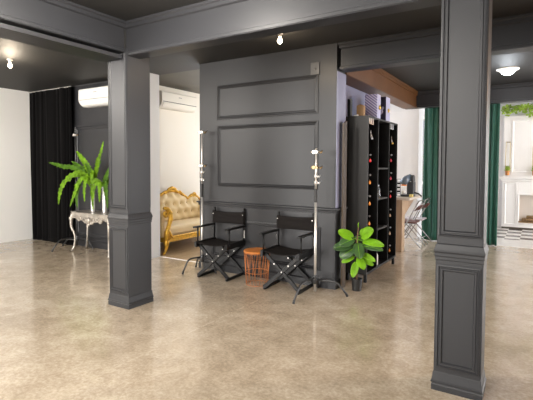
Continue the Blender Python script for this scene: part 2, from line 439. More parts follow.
# ------------------------------------------------------------------ columns
def column(x0, x1, y0, y1, label, top):
    cx, cy = (x0+x1)/2, (y0+y1)/2
    t = thing('panelled_column', label, 'column', (cx, cy, 0), 0, 'square panelled columns')
    a, b, c, d = x0-cx, x1-cx, y0-cy, y1-cy
    bm = nb(); box(bm, a, b, c, d, .955, top); obj('shaft', bm, 'dark', t, bevel=.004)
    bm = nb(); box(bm, a-.004, b+.004, c-.004, d+.004, .11, .866); obj('pedestal', bm, 'dark', t, bevel=.004)
    bm = nb(); rect_rings(bm, a, b, c, d, [(.003, .848), (.007, .854), (.007, .872), (.010, .878), (.010, .896), (.014, .906), (.014, .916), (.012, .921), (.003, .952), (0, .956)]); obj('waist_moulding', bm, 'dark', t)
    bm = nb(); rect_rings(bm, a, b, c, d, [(.015, 0), (.015, .036), (.011, .044), (.018, .050), (.018, .060), (.013, .066), (.007, .118), (.003, .124)]); obj('base_moulding', bm, 'dark', t)
    for yy, n, ux in ((c, (0,-1,0), 1), (d, (0,1,0), -1)):
        w = b-a
        for nm, z0, z1 in (('upper_panel_moulding', 1.005, top-.02), ('lower_panel_moulding', .152, .822)):
            bm = nb(); off = .004 if 'lower' in nm else 0
            ox = a+.008 if ux > 0 else b-.008
            frame(bm, (ox, yy+off*n[1], z0), (ux,0,0), (0,0,1), n, w-.016, z1-z0, [(0,0),(0,.008),(.009,.010),(.015,.003),(.020,.003),(.024,.009),(.033,.009),(.040,0)])
            obj(nm, bm, 'dark', t)
    return t
column(-.548, -.277, 2.955, 3.14, 'tall charcoal panelled column rising out of the picture, before the green curtains', 2.845)
column(-3.757, -3.472, 2.962, 3.26, 'charcoal panelled column standing under two crossing ceiling beams', 2.595)

# ------------------------------------------------------------------ curtains
def curtain(name, label, x0, x1, y, z0, z1, nf, amp, m, group=None, seed=0, tracky=None):
    rnd = random.Random(seed); ph = [rnd.uniform(0, 6) for _ in range(4)]
    cx = (x0+x1)/2
    t = thing(name, label, 'curtain', (cx, y, 0), 0, group)
    def f(u, v):
        z = z0 + (z1-z0)*v
        s = (u+.035*math.sin(u*11+ph[2])+.02*math.sin(u*23+ph[1]))*nf*2*PI
        a = amp*(.55+.45*math.sin(u*7+ph[0])) * (1.0-.45*v) 
        yy = a*math.sin(s+.5*math.sin(s*.5+ph[1])+.35*math.sin(v*3+ph[2])) + .3*amp*math.sin(s*.37+ph[3]+v*2)
        x = x0-cx + (x1-x0)*u + .3*amp*math.cos(s+v)*(1-v*.3)
        if v < .03: yy *= 1.1
        return Vector((x, yy, z))
    bm = nb(); sheet(bm, f, int(nf*12), 24); obj('fabric', bm, m, t, smooth=True, solid=.006)
    bm = nb(); tube(bm, [(x0-cx, 0, z1+.008), (x1-cx, 0, z1+.008)], .010, 8); obj('rod', bm, 'chrome', t)
    return t
curtain('blackout_curtain', 'long black curtain hanging in gathered folds beside the plain white wall', -8.38, -7.06, 4.78, .012, 2.83, 10, .034, 'black_cloth', seed=3)
curtain('velvet_curtain', 'emerald green velvet curtain hanging behind the folding chairs', -1.93, -1.46, 8.93, .012, 2.76, 6, .05, 'green_velvet', 'emerald velvet curtains', seed=5)
curtain('velvet_curtain', 'emerald green velvet curtain hanging beside the white fireplace', -.98, -.63, 8.93, .012, 2.76, 5, .045, 'green_velvet', 'emerald velvet curtains', seed=9)

# ------------------------------------------------------------------ air conditioners
def aircon(label, loc, rz, L, m, flap):
    t = thing('air_conditioner', label, 'air conditioner', loc, rz, 'wall air conditioners')
    prof = [(0, 0), (0, .30), (-.17, .30), (-.20, .285), (-.205, .13), (-.195, .085), (-.16, .035), (-.11, .005)]
    bm = nb(); prism(bm, prof, 0, -L/2, L/2); obj('housing', bm, m, t, bevel=.008)
    bm = nb(); prism(bm, [(-.204, .105), (-.212, .10), (-.203, .075), (-.165, .022), (-.158, .030), (-.194, .082)], 0, -L/2+.04, L/2-.04); obj('flap', bm, m, t)
    bm = nb(); box(bm, -L/2+.03, L/2-.03, -.209, -.20, .108, .116 if flap else .112); obj('slot', bm, 'slot' if flap else 'plate', t)
    bm = nb()
    for k in range(4): box(bm, -.045+k*.022, -.045+k*.022+.016, -.2055, -.2035, .215, .227)
    obj('logo', bm, 'grey_print', t)
    return t
aircon('white wall air conditioner mounted on the black wall above the ferns', (-6.26, 4.88, 2.44), 0, .90, 'ac_white', False)
aircon('cream wall air conditioner mounted on the cream wall above the gold sofa', (-5.952, 6.16, 2.49), PI/2, .95, 'ac_cream', True)

# ------------------------------------------------------------------ light fittings
def bulb(label, x, y, z, lit=True, s=.72):
    t = thing('ceiling_bulb', label, 'light bulb', (x, y, z), 0, 'bare ceiling bulbs')
    bm = nb(); lathe(bm, [(.05*s, 0), (.05*s, -.014*s), (.028*s, -.02*s), (.026*s, -.055*s), (.02*s, -.06*s)], n=20); obj('socket', bm, 'ceramic', t, smooth=False)
    bm = nb(); lathe(bm, [(.014*s, -.055*s), (.018*s, -.075*s), (.032*s, -.10*s), (.036*s, -.122*s), (.030*s, -.145*s), (.014*s, -.158*s), (.002, -.161*s)], n=20); obj('bulb', bm, 'bulb', t, smooth=True)
    return t
bulb('lit bare bulb on the dark ceiling in front of the centre wall', -2.37, 4.06, CEIL)
bulb('lit bare bulb on the dark ceiling above the white left wall', -6.05, 3.20, CEIL)
t = thing('ceiling_light', 'glowing white dome ceiling light in the bay before the fireplace', 'ceiling light', (-.42, 7.25, CEIL))
bm = nb(); lathe(bm, [(.15, 0), (.15, -.012), (.11, -.03), (.08, -.035)], n=28); obj('base_plate', bm, 'ceramic', t, smooth=False)
bm = nb(); lathe(bm, [(.09, -.03), (.088, -.045), (.07, -.068), (.04, -.082), (.004, -.086)], n=28); obj('dome', bm, 'dome', t, smooth=True)

# switch plate on the centre wall
t = thing('switch_plate', 'small grey square switch plate high on the centre wall', 'switch', (-2.275, 4.736, 2.525))
bm = nb(); box(bm, -.058, .058, -.014, 0, 0, .145); obj('plate', bm, 'plate', t, bevel=.004)
bm = nb(); tube(bm, [(0, -.013, .072), (0, -.03, .072)], .016, 14); obj('knob', bm, 'plate', t, bevel=.002)

# ------------------------------------------------------------------ grip stands
def grip_stand(label, loc, feet, top, zs, black, leg_z=.16, dark_pole=False):
    t = thing('grip_stand', label, 'stand', loc, 0, 'steel grip stands')
    pm = 'steel_dark' if dark_pole else 'chrome'
    bm = nb(); tube(bm, [(0,0,.03), (0,0,black[0])], .0155, 14); obj('lower_pole', bm, pm, t, smooth=True)
    bm = nb(); lathe(bm, [(.019, black[0]), (.019, black[1])], n=14); obj('grip_sleeve', bm, 'black_plastic', t, smooth=False)
    bm = nb(); tube(bm, [(0,0,black[1]), (0,0,top)], .013, 12); obj('upper_pole', bm, pm, t, smooth=True)
    bm = nb(); lathe(bm, [(.022, leg_z-.045), (.026, leg_z-.04), (.026, leg_z+.05), (.022, leg_z+.055)], n=14)
    tube(bm, [(.02,0,leg_z+.02), (.055,-.01,leg_z+.03)], .006, 8); ball(bm, (.06,-.012,leg_z+.032), .013, u=8, v=6)
    obj('leg_collar', bm, 'steel_dark', t, smooth=True)
    for i, (fx, fy) in enumerate(feet):
        p = Vector((fx, fy, 0)); d = p.normalized(); L = p.length; zz = leg_z - .025*(i-1)
        pts = [d*.02+Vector((0,0,zz)), d*(L*.45)+Vector((0,0,zz)), d*(L*.62)+Vector((0,0,zz-.004)), d*(L*.72)+Vector((0,0,zz-.022)), d*(L*.80)+Vector((0,0,zz-.06)), d*L+Vector((0,0,.014))]
        bm = nb(); tube(bm, pts, .0115, 10); lg = obj('leg', bm, 'steel_dark', t, smooth=True)
        bm = nb(); tube(bm, [pts[-2].lerp(pts[-1], .8), pts[-1]+Vector((0,0,-.013))], .0135, 10); obj('rubber_foot', bm, 'black_plastic', lg)
    for z, kind in zs:
        bm = nb()
        if kind == 'collar':
            lathe(bm, [(.015, z-.022), (.021, z-.018), (.021, z+.018), (.015, z+.022)], n=14)
            tube(bm, [(.015, -.005, z), (.046, -.015, z)], .006, 8)
            tube(bm, [(.048, -.03, z-.012), (.05, 0, z+.012)], .007, 8)
            obj('clamp_collar', bm, 'chrome', t, smooth=True)
        else:
            tube(bm, [(-.02, -.028, z), (-.02, .022, z)], .022, 16); tube(bm, [(.012, -.02, z), (.012, .02, z)], .018, 14)
            h = obj('grip_head', bm, 'chrome' if kind == 'head' else 'brass', t, smooth=False, bevel=.003)
            bm = nb(); tube(bm, [(.03, 0, z), (.062, -.004, z)], .008, 8); tube(bm, [(.066, -.022, z-.014), (.066, .016, z+.014)], .009, 8)
            obj('knob', bm, 'brass', h, smooth=True)
            bm = nb(); tube(bm, [(-.035, -.005, z), (-.062, -.01, z)], .008, 8); obj('pin', bm, 'brass', h, smooth=True)
    return t
grip_stand('chrome grip stand with splayed dark legs, between a director chair and the potted fig', (-2.125, 4.46, 0), [(-.03, -.46), (.355, .09), (-.07, .235)], 1.645,
           [(1.605, 'head'), (1.432, 'brass'), (1.335, 'collar'), (1.262, 'collar')], (1.04, 1.19))
grip_stand('tall chrome grip stand at the outer edge of the centre wall, by the gold sofa', (-3.905, 4.60, 0), [(-.085, -.30), (.26, -.02), (-.22, .12)], 1.93,
           [(1.90, 'head'), (1.445, 'head'), (1.36, 'collar'), (1.255, 'collar')], (1.02, 1.20), .17)
grip_stand('dark grip stand behind the silver table, in front of the black curtain', (-6.86, 4.72, 0), [(.0, -.47), (.36, .06), (-.33, -.06)], 2.0,
           [(1.97, 'head'), (1.32, 'collar')], (1.0, 1.18), .16, True)

# ------------------------------------------------------------------ director chairs
def director_chair(label, loc, rz, group):
    t = thing('director_chair', label, 'chair', loc, rz, group)
    W = .233; D = .19                              # half width between side rails, half depth
    for s in (-1, 1):
        bm = nb(); bar(bm, (s*W, -D-.045, .437), (s*W, D+.02, .437), .034, .070); obj('seat_rail', bm, 'black_wood', t, bevel=.004)
        bm = nb(); bar(bm, (s*(W+.012), -D-.05, .655), (s*(W+.012), D, .655), .052, .022); obj('armrest', bm, 'black_wood', t, bevel=.006)
        bm = nb(); tube(bm, [(s*(W+.008), -D+.02, .44), (s*(W+.008), -D+.02, .65)], .011, 10); obj('arm_post', bm, 'black_wood', t, smooth=True)
        bm = nb(); bar(bm, (s*W, D-.025, .42), (s*W, D+.01, .86), .024, .032, (0,1,0))
        lathe(bm, [(.010, .855), (.017, .862), (.017, .875), (.008, .888)], (s*W, D+.01, 0), 12)
        bp = obj('back_post', bm, 'black_wood', t, bevel=.003)
        bm = nb(); tube(bm, [(s*W, D-.03, .80), (s*W, D+.03, .80)], .006, 8); tube(bm, [(s*(W+.016), D-.01, .60), (s*(W+.016), D-.01, .50)], .006, 8); islands('bolt', bm, 'chrome', bp)
        bm = nb(); bar(bm, (s*.217, -D-.01, .02), (s*.217, D+.01, .02), .026, .032); obj('runner', bm, 'black_wood', t, bevel=.003)
    for y0 in (-D, D-.012):
        for s in (-1, 1):
            yo = y0 + (.0 if s > 0 else .024)
            bm = nb(); bar(bm, (s*-.222, yo, .03), (s*.222, yo, .425), .042, .022, (0,1,0)); lg = obj('leg', bm, 'black_wood', t, bevel=.003)
            bm = nb()
            for k in (.52, .72):
                x = -s*.222 + s*.444*k; z = .03+.395*k
                tube(bm, [(x, yo-.014, z), (x, yo+.014, z)], .0075, 10)
            islands('bolt', bm, 'chrome', lg)
    def seat(u, v):
        x = -W + 2*W*u; return Vector((x, -D-.03+(2*D+.03)*v, .462-.028*math.sin(PI*u)-.006*math.sin(PI*v)))
    bm = nb(); sheet(bm, seat, 14, 8); obj('seat', bm, 'canvas', t, smooth=True, solid=.007)
    def back(u, v):
        x = -W-.012 + (2*W+.024)*u; z = .675+.165*v - .016*math.sin(PI*u)*v
        y = D+.002+.030*math.sin(PI*u)-.012 + .006*math.sin(v*11+u*3)*math.sin(PI*u)
        return Vector((x, y-.012, z))
    bm = nb(); sheet(bm, back, 18, 10); obj('backrest', bm, 'canvas', t, smooth=True, solid=.008)
    bm = nb()
    for s in (-1, 1): tube(bm, [(s*W, D+.006, .675), (s*W, D+.008, .842)], .022, 12)
    islands('back_sleeve', bm, 'canvas', t, smooth=True)
    return t
c1 = director_chair("black canvas director's chair between the gold sofa and the copper wire table", (-3.505, 4.50, 0), math.radians(4), "black director's chairs")
copy_tree(c1, "black canvas director's chair behind a chrome stand, between wire table and potted fig", (-2.49, 4.49, 0), math.radians(3))

# copper wire basket table
t = thing('wire_table', 'small copper wire basket table with an orange round top between the chairs', 'side table', (-2.905, 4.45, 0))
bm = nb(); lathe(bm, [(.159, .398), (.165, .402), (.165, .416), (.159, .420)], n=36); obj('tray_top', bm, 'copper_wood', t)
bm = nb()
for z, r in ((.006, .134), (.155, .143), (.392, .159)):
    tube(bm, [(r*math.cos(a*PI/18), r*math.sin(a*PI/18), z) for a in range(36)], .0028, 6, closed=True)
islands('ring', bm, 'copper', t, smooth=True)
bm = nb()
for k in range(24):
    a = 2*PI*k/24; b = a + (.10 if k % 2 else -.10); c = a + (-.06 if k % 2 else .06)
    tube(bm, [(.134*math.cos(a), .134*math.sin(a), .006), (.143*math.cos(b), .143*math.sin(b), .155), (.159*math.cos(c), .159*math.sin(c), .399)], .0022, 5)
obj('wire_cage', bm, 'copper', t, smooth=True)

# ------------------------------------------------------------------ silver console table with ferns
t = thing('console_table', 'ornate silver console table with carved apron and curved legs', 'table', (-6.12, 4.60, 0), math.radians(-3))
HW, HD, TZ = .50, .155, .675
def outline(o):
    pts = []
    for i in range(13):
        u = i/12; pts.append((-HW-o+(2*HW+2*o)*u, -HD-o-.028*math.sin(PI*u)**2+.010*math.cos(u*4*PI)))
    pts += [(HW+o+.012, -HD*.3), (HW+o, HD+o), (-HW-o, HD+o), (-HW-o-.012, -HD*.3)]
    return pts
bm = nb(); prism(bm, outline(.022), 2, TZ-.012, TZ); prism(bm, outline(.012), 2, TZ-.026, TZ-.012); obj('top', bm, 'silver', t, bevel=.004)
bm = nb()
low = lambda u: TZ-.10-.085*math.exp(-((u-.5)/.17)**2)-.045*math.exp(-((u-.22)/.06)**2)-.045*math.exp(-((u-.78)/.06)**2)+.012*math.cos(u*50)
n = 40; poly = [(-HW+2*HW*i/n, low(i/n)) for i in range(n+1)] + [(HW, TZ-.02), (-HW, TZ-.02)]
prism(bm, poly, 1, -HD-.012, -HD+.012)
for s in (-1, 1): prism(bm, [(-HD, TZ-.02), (-HD, TZ-.11), (0, TZ-.085), (HD, TZ-.11), (HD, TZ-.02)], 0, s*HW-.012, s*HW+.012)
prism(bm, [(-HW, TZ-.02), (-HW, TZ-.10), (HW, TZ-.10), (HW, TZ-.02)], 1, HD-.012, HD+.012)
ap = obj('apron', bm, 'silver', t, bevel=.002)
bm = nb()                                              # carved scrolls and leaves
for s in (-1, 1):
    for cx, cz, r0 in ((.10, TZ-.13, .055), (.24, TZ-.10, .04), (.36, TZ-.085, .032)):
        pts = [(s*(cx + r0*(1-k/16)*math.cos(k*.7)), -HD-.018, cz + r0*(1-k/16)*math.sin(k*.7)) for k in range(15)]
        tube(bm, pts, [.011-.0004*k for k in range(15)], 6)
    for k in range(6): ball(bm, (s*(.02+k*.028), -HD-.016, TZ-.175+abs(k)*.009), .017, 1, .7, .8, 8, 6)
ball(bm, (0, -HD-.02, TZ-.12), .045, 1, .5, 1.2, 10, 8); ball(bm, (0, -HD-.02, TZ-.19), .028, 1, .5, 1.0, 10, 8)
obj('carving', bm, 'silver', ap, smooth=True)
for sx, sy, ex in ((-1, -1, 0), (1, -1, 0), (-1, 1, -.06), (1, 1, .0)):
    pts = []; rr = []
    for k in range(15):
        v = k/14; z = (TZ-.03)*(1-v)
        bow = .030*math.sin(PI*min(1, v*1.9)) * (1 if v < .53 else 0) - .026*math.sin(PI*max(0, (v-.35)/.65))**1.5
        if v > .9: bow += .022*(v-.9)/.1
        pts.append((sx*(HW-.012+bow)+ex*v, sy*(HD-.012+bow*.6), max(z, .012)))
        rr.append(.032-.017*math.sin(PI*.5*min(1, v*1.25)) + (.008 if v > .92 else 0))
    bm = nb(); tube(bm, pts, rr, 10)
    ball(bm, (pts[2][0]+sx*.012, pts[2][1]+sy*.012, pts[2][2]), .026, 1, 1, 1.4, 8, 6)
    obj('leg', bm, 'silver', t, smooth=True)

def vase(label, x, y, r, h):
    t = thing('cylinder_vase', label, 'vase', (x, y, TZ+.001), 0, 'silver vases on the console table')
    bm = nb(); lathe(bm, [(r, 0), (r*1.02, .01), (r*.97, h*.5), (r*1.05, h), (r*.9, h), (r*.85, h-.03), (r*.8, h*.6)], n=24); obj('body', bm, 'vase', t, smooth=True)
    bm = nb(); lathe(bm, [(r*1.04, h-.012), (r*1.12, h-.006), (r*1.12, h+.001), (r*1.03, h+.002)], n=24, cap=False); obj('rim', bm, 'vase', t, smooth=True)
    return t
VX1, VX2 = (-6.235, 4.60), (-5.97, 4.62)
vase('tall silver cylinder vase under the larger fern on the console table', VX1[0], VX1[1], .042, .46)
vase('tall silver cylinder vase under the smaller fern on the console table', VX2[0], VX2[1], .042, .42)

def frond(bm, pts, width, waves, seed, steps=26):
    """strap-like frond along a Catmull spline with ruffled, toothed margins"""
    rnd = random.Random(seed); P = [Vector(p) for p in pts]; P = [P[0]*2-P[1]] + P + [P[-1]*2-P[-2]]
    def cr(t):
        n = len(P)-3; s = min(int(t*n), n-1); u = t*n-s; a, b, c, d = P[s:s+4]
        return .5*((2*b)+(c-a)*u+(2*a-5*b+4*c-d)*u*u+(3*b-a-3*c+d)*u**3)
    rows = []; side0 = None
    for i in range(steps+1):
        t = i/steps; p = cr(t); q = cr(min(1, t+.02)); o = cr(max(0, t-.02)); tg = (q-o).normalized()
        view = Vector((.55, -.80, .25))
        side = tg.cross(view).normalized() if abs(tg.dot(view)) < .97 else Vector((1,0,0))
        if side0 and side.dot(side0) < 0: side = -side
        side0 = side; up = side.cross(tg).normalized()
        w = width*(math.sin(PI*min(1, .12+t*.88))**.55)*(1-.25*t) + .003
        tooth = 1+(.26 if i % 2 else -.22)
        row = []
        for k in (-1, -.5, 0, .5, 1):
            ww = w*(tooth if abs(k) == 1 else 1)
            ruff = .30*w*abs(k)*math.sin(i*1.5+k*2+seed)
            row.append(bm.verts.new(p + side*ww*k + up*(ruff+.22*w*abs(k))))
        rows.append(row)
    for A, B in zip(rows, rows[1:]):
        for j in range(4): bm.faces.new((A[j], A[j+1], B[j+1], B[j]))

def fern(label, base, fr, off):
    t = thing('fern', label, 'plant', base, 0, 'ferns in silver vases')
    bx, by, bz = base
    for i, (pts, w) in enumerate(fr):
        bm = nb(); frond(bm, [(0,0,-.05)] + [(a-bx+off, b-by, c-bz) for a, b, c in pts], w*.80, 5, i+3)
        obj('frond', bm, 'fern' if i % 3 else 'fern_dark', t, smooth=True)
    return t
b1 = (VX1[0], VX1[1], TZ+.46)
fern('large bright green fern with arching fronds in the taller silver vase', b1, [
    ([(-6.47, 4.55, 1.28), (-6.72, 4.50, 1.40), (-6.98, 4.48, 1.42), (-7.18, 4.46, 1.46), (-7.36, 4.45, 1.49)], .052),
    ([(-6.40, 4.58, 1.30), (-6.46, 4.55, 1.45), (-6.56, 4.52, 1.58), (-6.68, 4.52, 1.68)], .062),
    ([(-6.33, 4.62, 1.30), (-6.28, 4.64, 1.50), (-6.20, 4.64, 1.68), (-6.14, 4.64, 1.84)], .035),
    ([(-6.44, 4.58, 1.26), (-6.58, 4.56, 1.38), (-6.72, 4.55, 1.46), (-6.88, 4.56, 1.51)], .045),
    ([(-6.48, 4.50, 1.26), (-6.68, 4.44, 1.28), (-6.86, 4.40, 1.14), (-6.94, 4.38, .98), (-6.99, 4.38, .78)], .052),
    ([(-6.44, 4.50, 1.24), (-6.52, 4.44, 1.16), (-6.60, 4.42, .98), (-6.70, 4.40, .76)], .046),
    ([(-6.47, 4.50, 1.22), (-6.56, 4.46, 1.08), (-6.58, 4.44, .90), (-6.56, 4.44, .74)], .040),
    ([(-6.34, 4.62, 1.26), (-6.26, 4.60, 1.40), (-6.20, 4.56, 1.50), (-6.17, 4.54, 1.57)], .045),
    ([(-6.33, 4.56, 1.25), (-6.24, 4.50, 1.34), (-6.18, 4.44, 1.30), (-6.17, 4.42, 1.18)], .042),
    ([(-6.40, 4.66, 1.28), (-6.38, 4.70, 1.42), (-6.34, 4.74, 1.52)], .045),
    ([(-6.36, 4.52, 1.24), (-6.34, 4.44, 1.20), (-6.32, 4.40, 1.04), (-6.30, 4.39, .86)], .036),
    ([(-6.40, 4.50, 1.27), (-6.46, 4.40, 1.33), (-6.52, 4.33, 1.28), (-6.56, 4.30, 1.18)], .048),
    ([(-6.36, 4.55, 1.30), (-6.36, 4.52, 1.40), (-6.40, 4.48, 1.47)], .050),
], .13)
b2 = (VX2[0], VX2[1], TZ+.42)
fern('small green fern with drooping fronds in the shorter silver vase, partly behind the column', b2, [
    ([(-6.09, 4.62, 1.20), (-6.02, 4.62, 1.32), (-5.96, 4.62, 1.44)], .045),
    ([(-6.16, 4.56, 1.16), (-6.22, 4.52, 1.10), (-6.24, 4.50, .92), (-6.23, 4.49, .72)], .034),
    ([(-6.18, 4.58, 1.18), (-6.26, 4.54, 1.20), (-6.30, 4.52, 1.05), (-6.30, 4.52, .88)], .032),
    ([(-6.06, 4.58, 1.15), (-5.98, 4.54, 1.14), (-5.93, 4.52, .96), (-5.91, 4.52, .76)], .045),
    ([(-6.08, 4.66, 1.18), (-5.98, 4.68, 1.24), (-5.88, 4.68, 1.16)], .045),
    ([(-6.10, 4.56, 1.16), (-6.05, 4.48, 1.18), (-6.01, 4.45, 1.02), (-6.01, 4.45, .86)], .04),
], .13)

# ------------------------------------------------------------------ gilded sofa (length along local x, front towards local -y)
t = thing('baroque_sofa', 'gilded baroque sofa with button-tufted champagne velvet, in the cream lounge', 'sofa', (-5.50, 5.97, 0), PI/2)
t.scale = (.885, 1, 1)
SL = 1.00
def crest(x):
    a = abs(x)
    if a < .50: return .80 + .175*math.cos(a/.50*PI/2)**.8
    if a < .70: return .80 + .075*math.sin((a-.50)/.20*PI/2)
    return .875 - .13*((a-.70)/.28)**1.2
def bk(u, v):
    x = -.97+1.94*u; top = crest(x)-.03; z = .40 + (top-.40)*v
    k = math.sin(PI*min(1, max(0, v)))**.5
    y = .25 + .07*v - .06*k
    tx, tz = x/.22, (z-.40)/.165
    d = 1e9
    for r in range(-1, 5):
        for c in range(-6, 7):
            dx = tx-(c+(.5 if r % 2 else 0)); dz = tz-r; d = min(d, dx*dx+dz*dz)
    seam = min(abs(((tx+tz*.5) % 1)-.5), abs(((tx-tz*.5) % 1)-.5))
    y += .050*math.exp(-d*9) + .010*math.exp(-((.5-seam)**2)*60)*k
    return Vector((x, y, z))
bm = nb(); sheet(bm, bk, 110, 44); br = obj('backrest', bm, 'velvet', t, smooth=True, solid=.03)
bm = nb()
for r in range(0, 4):
    for c in range(-5, 6):
        x = (c+(.5 if r % 2 else 0))*.22; z = .40+r*.165
        if z < crest(x)-.10 and abs(x) < .93 and z > .48:
            v = (z-.40)/(crest(x)-.43); ball(bm, (x, .25+.07*v-.06*math.sin(PI*v)**.5+.020, z), .013, u=8, v=6)
islands('button', bm, 'velvet', br, smooth=True)
bm = nb(); poly = [(-.97+1.94*i/40, crest(-.97+1.94*i/40)-.02) for i in range(41)] + [(.97, .25), (-.97, .25)]
prism(bm, poly, 1, .335, .36); obj('back_panel', bm, 'velvet', t)
bm = nb(); pts = [(-.97+1.94*i/60, .318, crest(-.97+1.94*i/60)) for i in range(61)]
tube(bm, pts, [.026+.005*math.sin(i*1.3) for i in range(61)], 10)
for s in (-1, 1):
    for k in range(14): pass
    pts = [(s*(.70+(.055-.0035*k)*math.cos(k*.55)), .30, .86+(.055-.0035*k)*math.sin(k*.55)) for k in range(14)]
    tube(bm, pts, .020, 8)
for k in range(-3, 4): ball(bm, (k*.035, .295, 0.99+.035*math.cos(k*.45)), .030, 1, .7, 1.1, 10, 8)
ball(bm, (0, .29, 1.03), .036, 1.2, .7, .9, 10, 8)
for s in (-1, 1):
    pts = [(s*(.10+.20*k/10), .295, .965-.03*k/10+.018*math.sin(k*1.1)) for k in range(11)]; tube(bm, pts, .016, 8)
obj('crest_frame', bm, 'gold', t, smooth=True)
bm = nb(); box(bm, -.93, .93, -.34, .24, .275, .43); obj('seat_cushion', bm, 'velvet', t, bevel=.045)
bm = nb(); box(bm, -.96, .96, -.40, -.355, .195, .285); tube(bm, [(-.96, -.405, .275), (.96, -.405, .275)], .014, 8); tube(bm, [(-.96, -.405, .205), (.96, -.405, .205)], .012, 8)
for s in (-1, 1): box(bm, s*.96-.02, s*.96+.02, -.38, .34, .195, .28)
obj('seat_rail', bm, 'gold', t, smooth=False, bevel=.004)
for s in (-1, 1):
    bm = nb(); prism(bm, [(-.36, .27), (-.34, .52), (-.37, .64), (-.33, .70), (-.20, .70), (.05, .70), (.30, .74), (.31, .27)], 0, s*.965-.05, s*.965+.05); ar = obj('arm', bm, 'velvet', t, bevel=.03)
    bm = nb()                                         # rolled armrest pad
    tube(bm, [(s*.985, -.35, .665), (s*.985, -.1, .67), (s*.98, .15, .70), (s*.97, .30, .74)], .075, 14); obj('arm_pad', bm, 'velvet', ar, smooth=True)
    bm = nb()
    sc = [(s*(.975+(.085-.0048*k)*math.cos(PI*.5+k*.45)), -.385-.006*k*.3, .675+(.085-.0048*k)*math.sin(PI*.5+k*.45)) for k in range(14)]
    tube(bm, sc, [.026]*14, 8); ball(bm, (s*.985, -.40, .675), .03, 1, .7, 1, 10, 8)
    tube(bm, [(s*1.0, -.38, .758), (s*.92, -.395, .745), (s*.855, -.40, .67), (s*.845, -.40, .57), (s*.90, -.40, .46), (s*.945, -.40, .37), (s*.945, -.40, .24)], [.024, .036, .044, .040, .036, .042, .054], 10)
    tube(bm, [(s*.955, -.41, .40), (s*.90, -.41, .36), (s*.85, -.41, .30), (s*.80, -.41, .265)], [.03, .034, .026, .012], 8)
    obj('arm_scroll', bm, 'gold', ar, smooth=True)
for sx in (-1, 1):
    for sy in (-1, 1):
        y = -.375 if sy < 0 else .30
        bm = nb(); tube(bm, [(sx*.93, y, .24), (sx*.945, y-.01*1, .19), (sx*.93, y, .12), (sx*.955, y, .06), (sx*1.0, y-.01, .022), (sx*1.03, y-.015, .018)], [.055, .052, .036, .026, .022, .016], 10)
        ball(bm, (sx*.94, y-.03, .19), .035, 1, .6, 1.3, 8, 6); obj('leg', bm, 'gold', t, smooth=True)
# slim dark rod lamp pole seen against the sofa end
# ------------------------------------------------------------------ black shelving unit
SX0, SX1, SY0, SY1 = -2.07, -1.78, 5.20, 6.50
t = thing('shelving_unit', 'tall black open shelving unit with hooks, standing beside the centre wall', 'shelf', (0, 0, 0))
t.location = ((SX0+SX1)/2, (SY0+SY1)/2, 0); ox, oy = t.location.x, t.location.y
def sb(name, m, x0, x1, y0, y1, z0, z1, parent=None, bevel=.002):
    bm = nb(); box(bm, x0-ox, x1-ox, y0-oy, y1-oy, z0, z1); return obj(name, bm, m, parent or t, bevel=bevel)
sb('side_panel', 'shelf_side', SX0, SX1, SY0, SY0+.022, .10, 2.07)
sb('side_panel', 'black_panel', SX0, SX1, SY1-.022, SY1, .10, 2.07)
d1 = sb('divider', 'black_panel', SX0+.012, SX1, 5.594, 5.616, .13, 2.048)
d2 = sb('divider', 'black_panel', SX0+.012, SX1, 6.08, 6.102, .13, 2.048)
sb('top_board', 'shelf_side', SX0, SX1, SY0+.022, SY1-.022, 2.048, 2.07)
sb('bottom_board', 'black_panel', SX0, SX1, SY0+.022, SY1-.022, .10, .13)
sb('back_panel', 'black_panel', SX0, SX0+.010, SY0+.022, SY1-.022, .13, 2.048)
SHZ = (.612, 1.012, 1.418)
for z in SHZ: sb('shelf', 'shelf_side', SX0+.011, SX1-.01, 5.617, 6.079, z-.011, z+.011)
for y in (SY0+.02, SY1-.06):
    for x in (SX0+.01, SX1-.045): sb('leg', 'black_panel', x, x+.035, y, y+.035, 0, .10)
for yy, xs, zs, yh in ((5.594, -1.877, (1.596, 1.334, 1.057, .793, .53), 0), (6.478, -1.855, (1.615, 1.35, 1.076, .808, .54, .27), 0)):
    for z in zs:
        bm = nb(); tube(bm, [(xs-ox, yy-oy, z), (xs-ox, yy-oy-.022, z)], .009, 10); ball(bm, (xs-ox, yy-oy-.024, z), .0135, u=10, v=6)
        obj('hook', bm, 'stud', t, smooth=True)
for y in (5.25, 5.35, 6.14, 6.24):                       # metal hangers under the top board
    bm = nb(); tube(bm, [(SX1-.01-ox, y-oy, 2.05), (SX1-.008-ox, y-oy, 1.975), (SX1-.008-ox, y+.06-oy, 1.975), (SX1-.01-ox, y+.06-oy, 2.05)], .006, 6); obj('bracket', bm, 'stud', t)

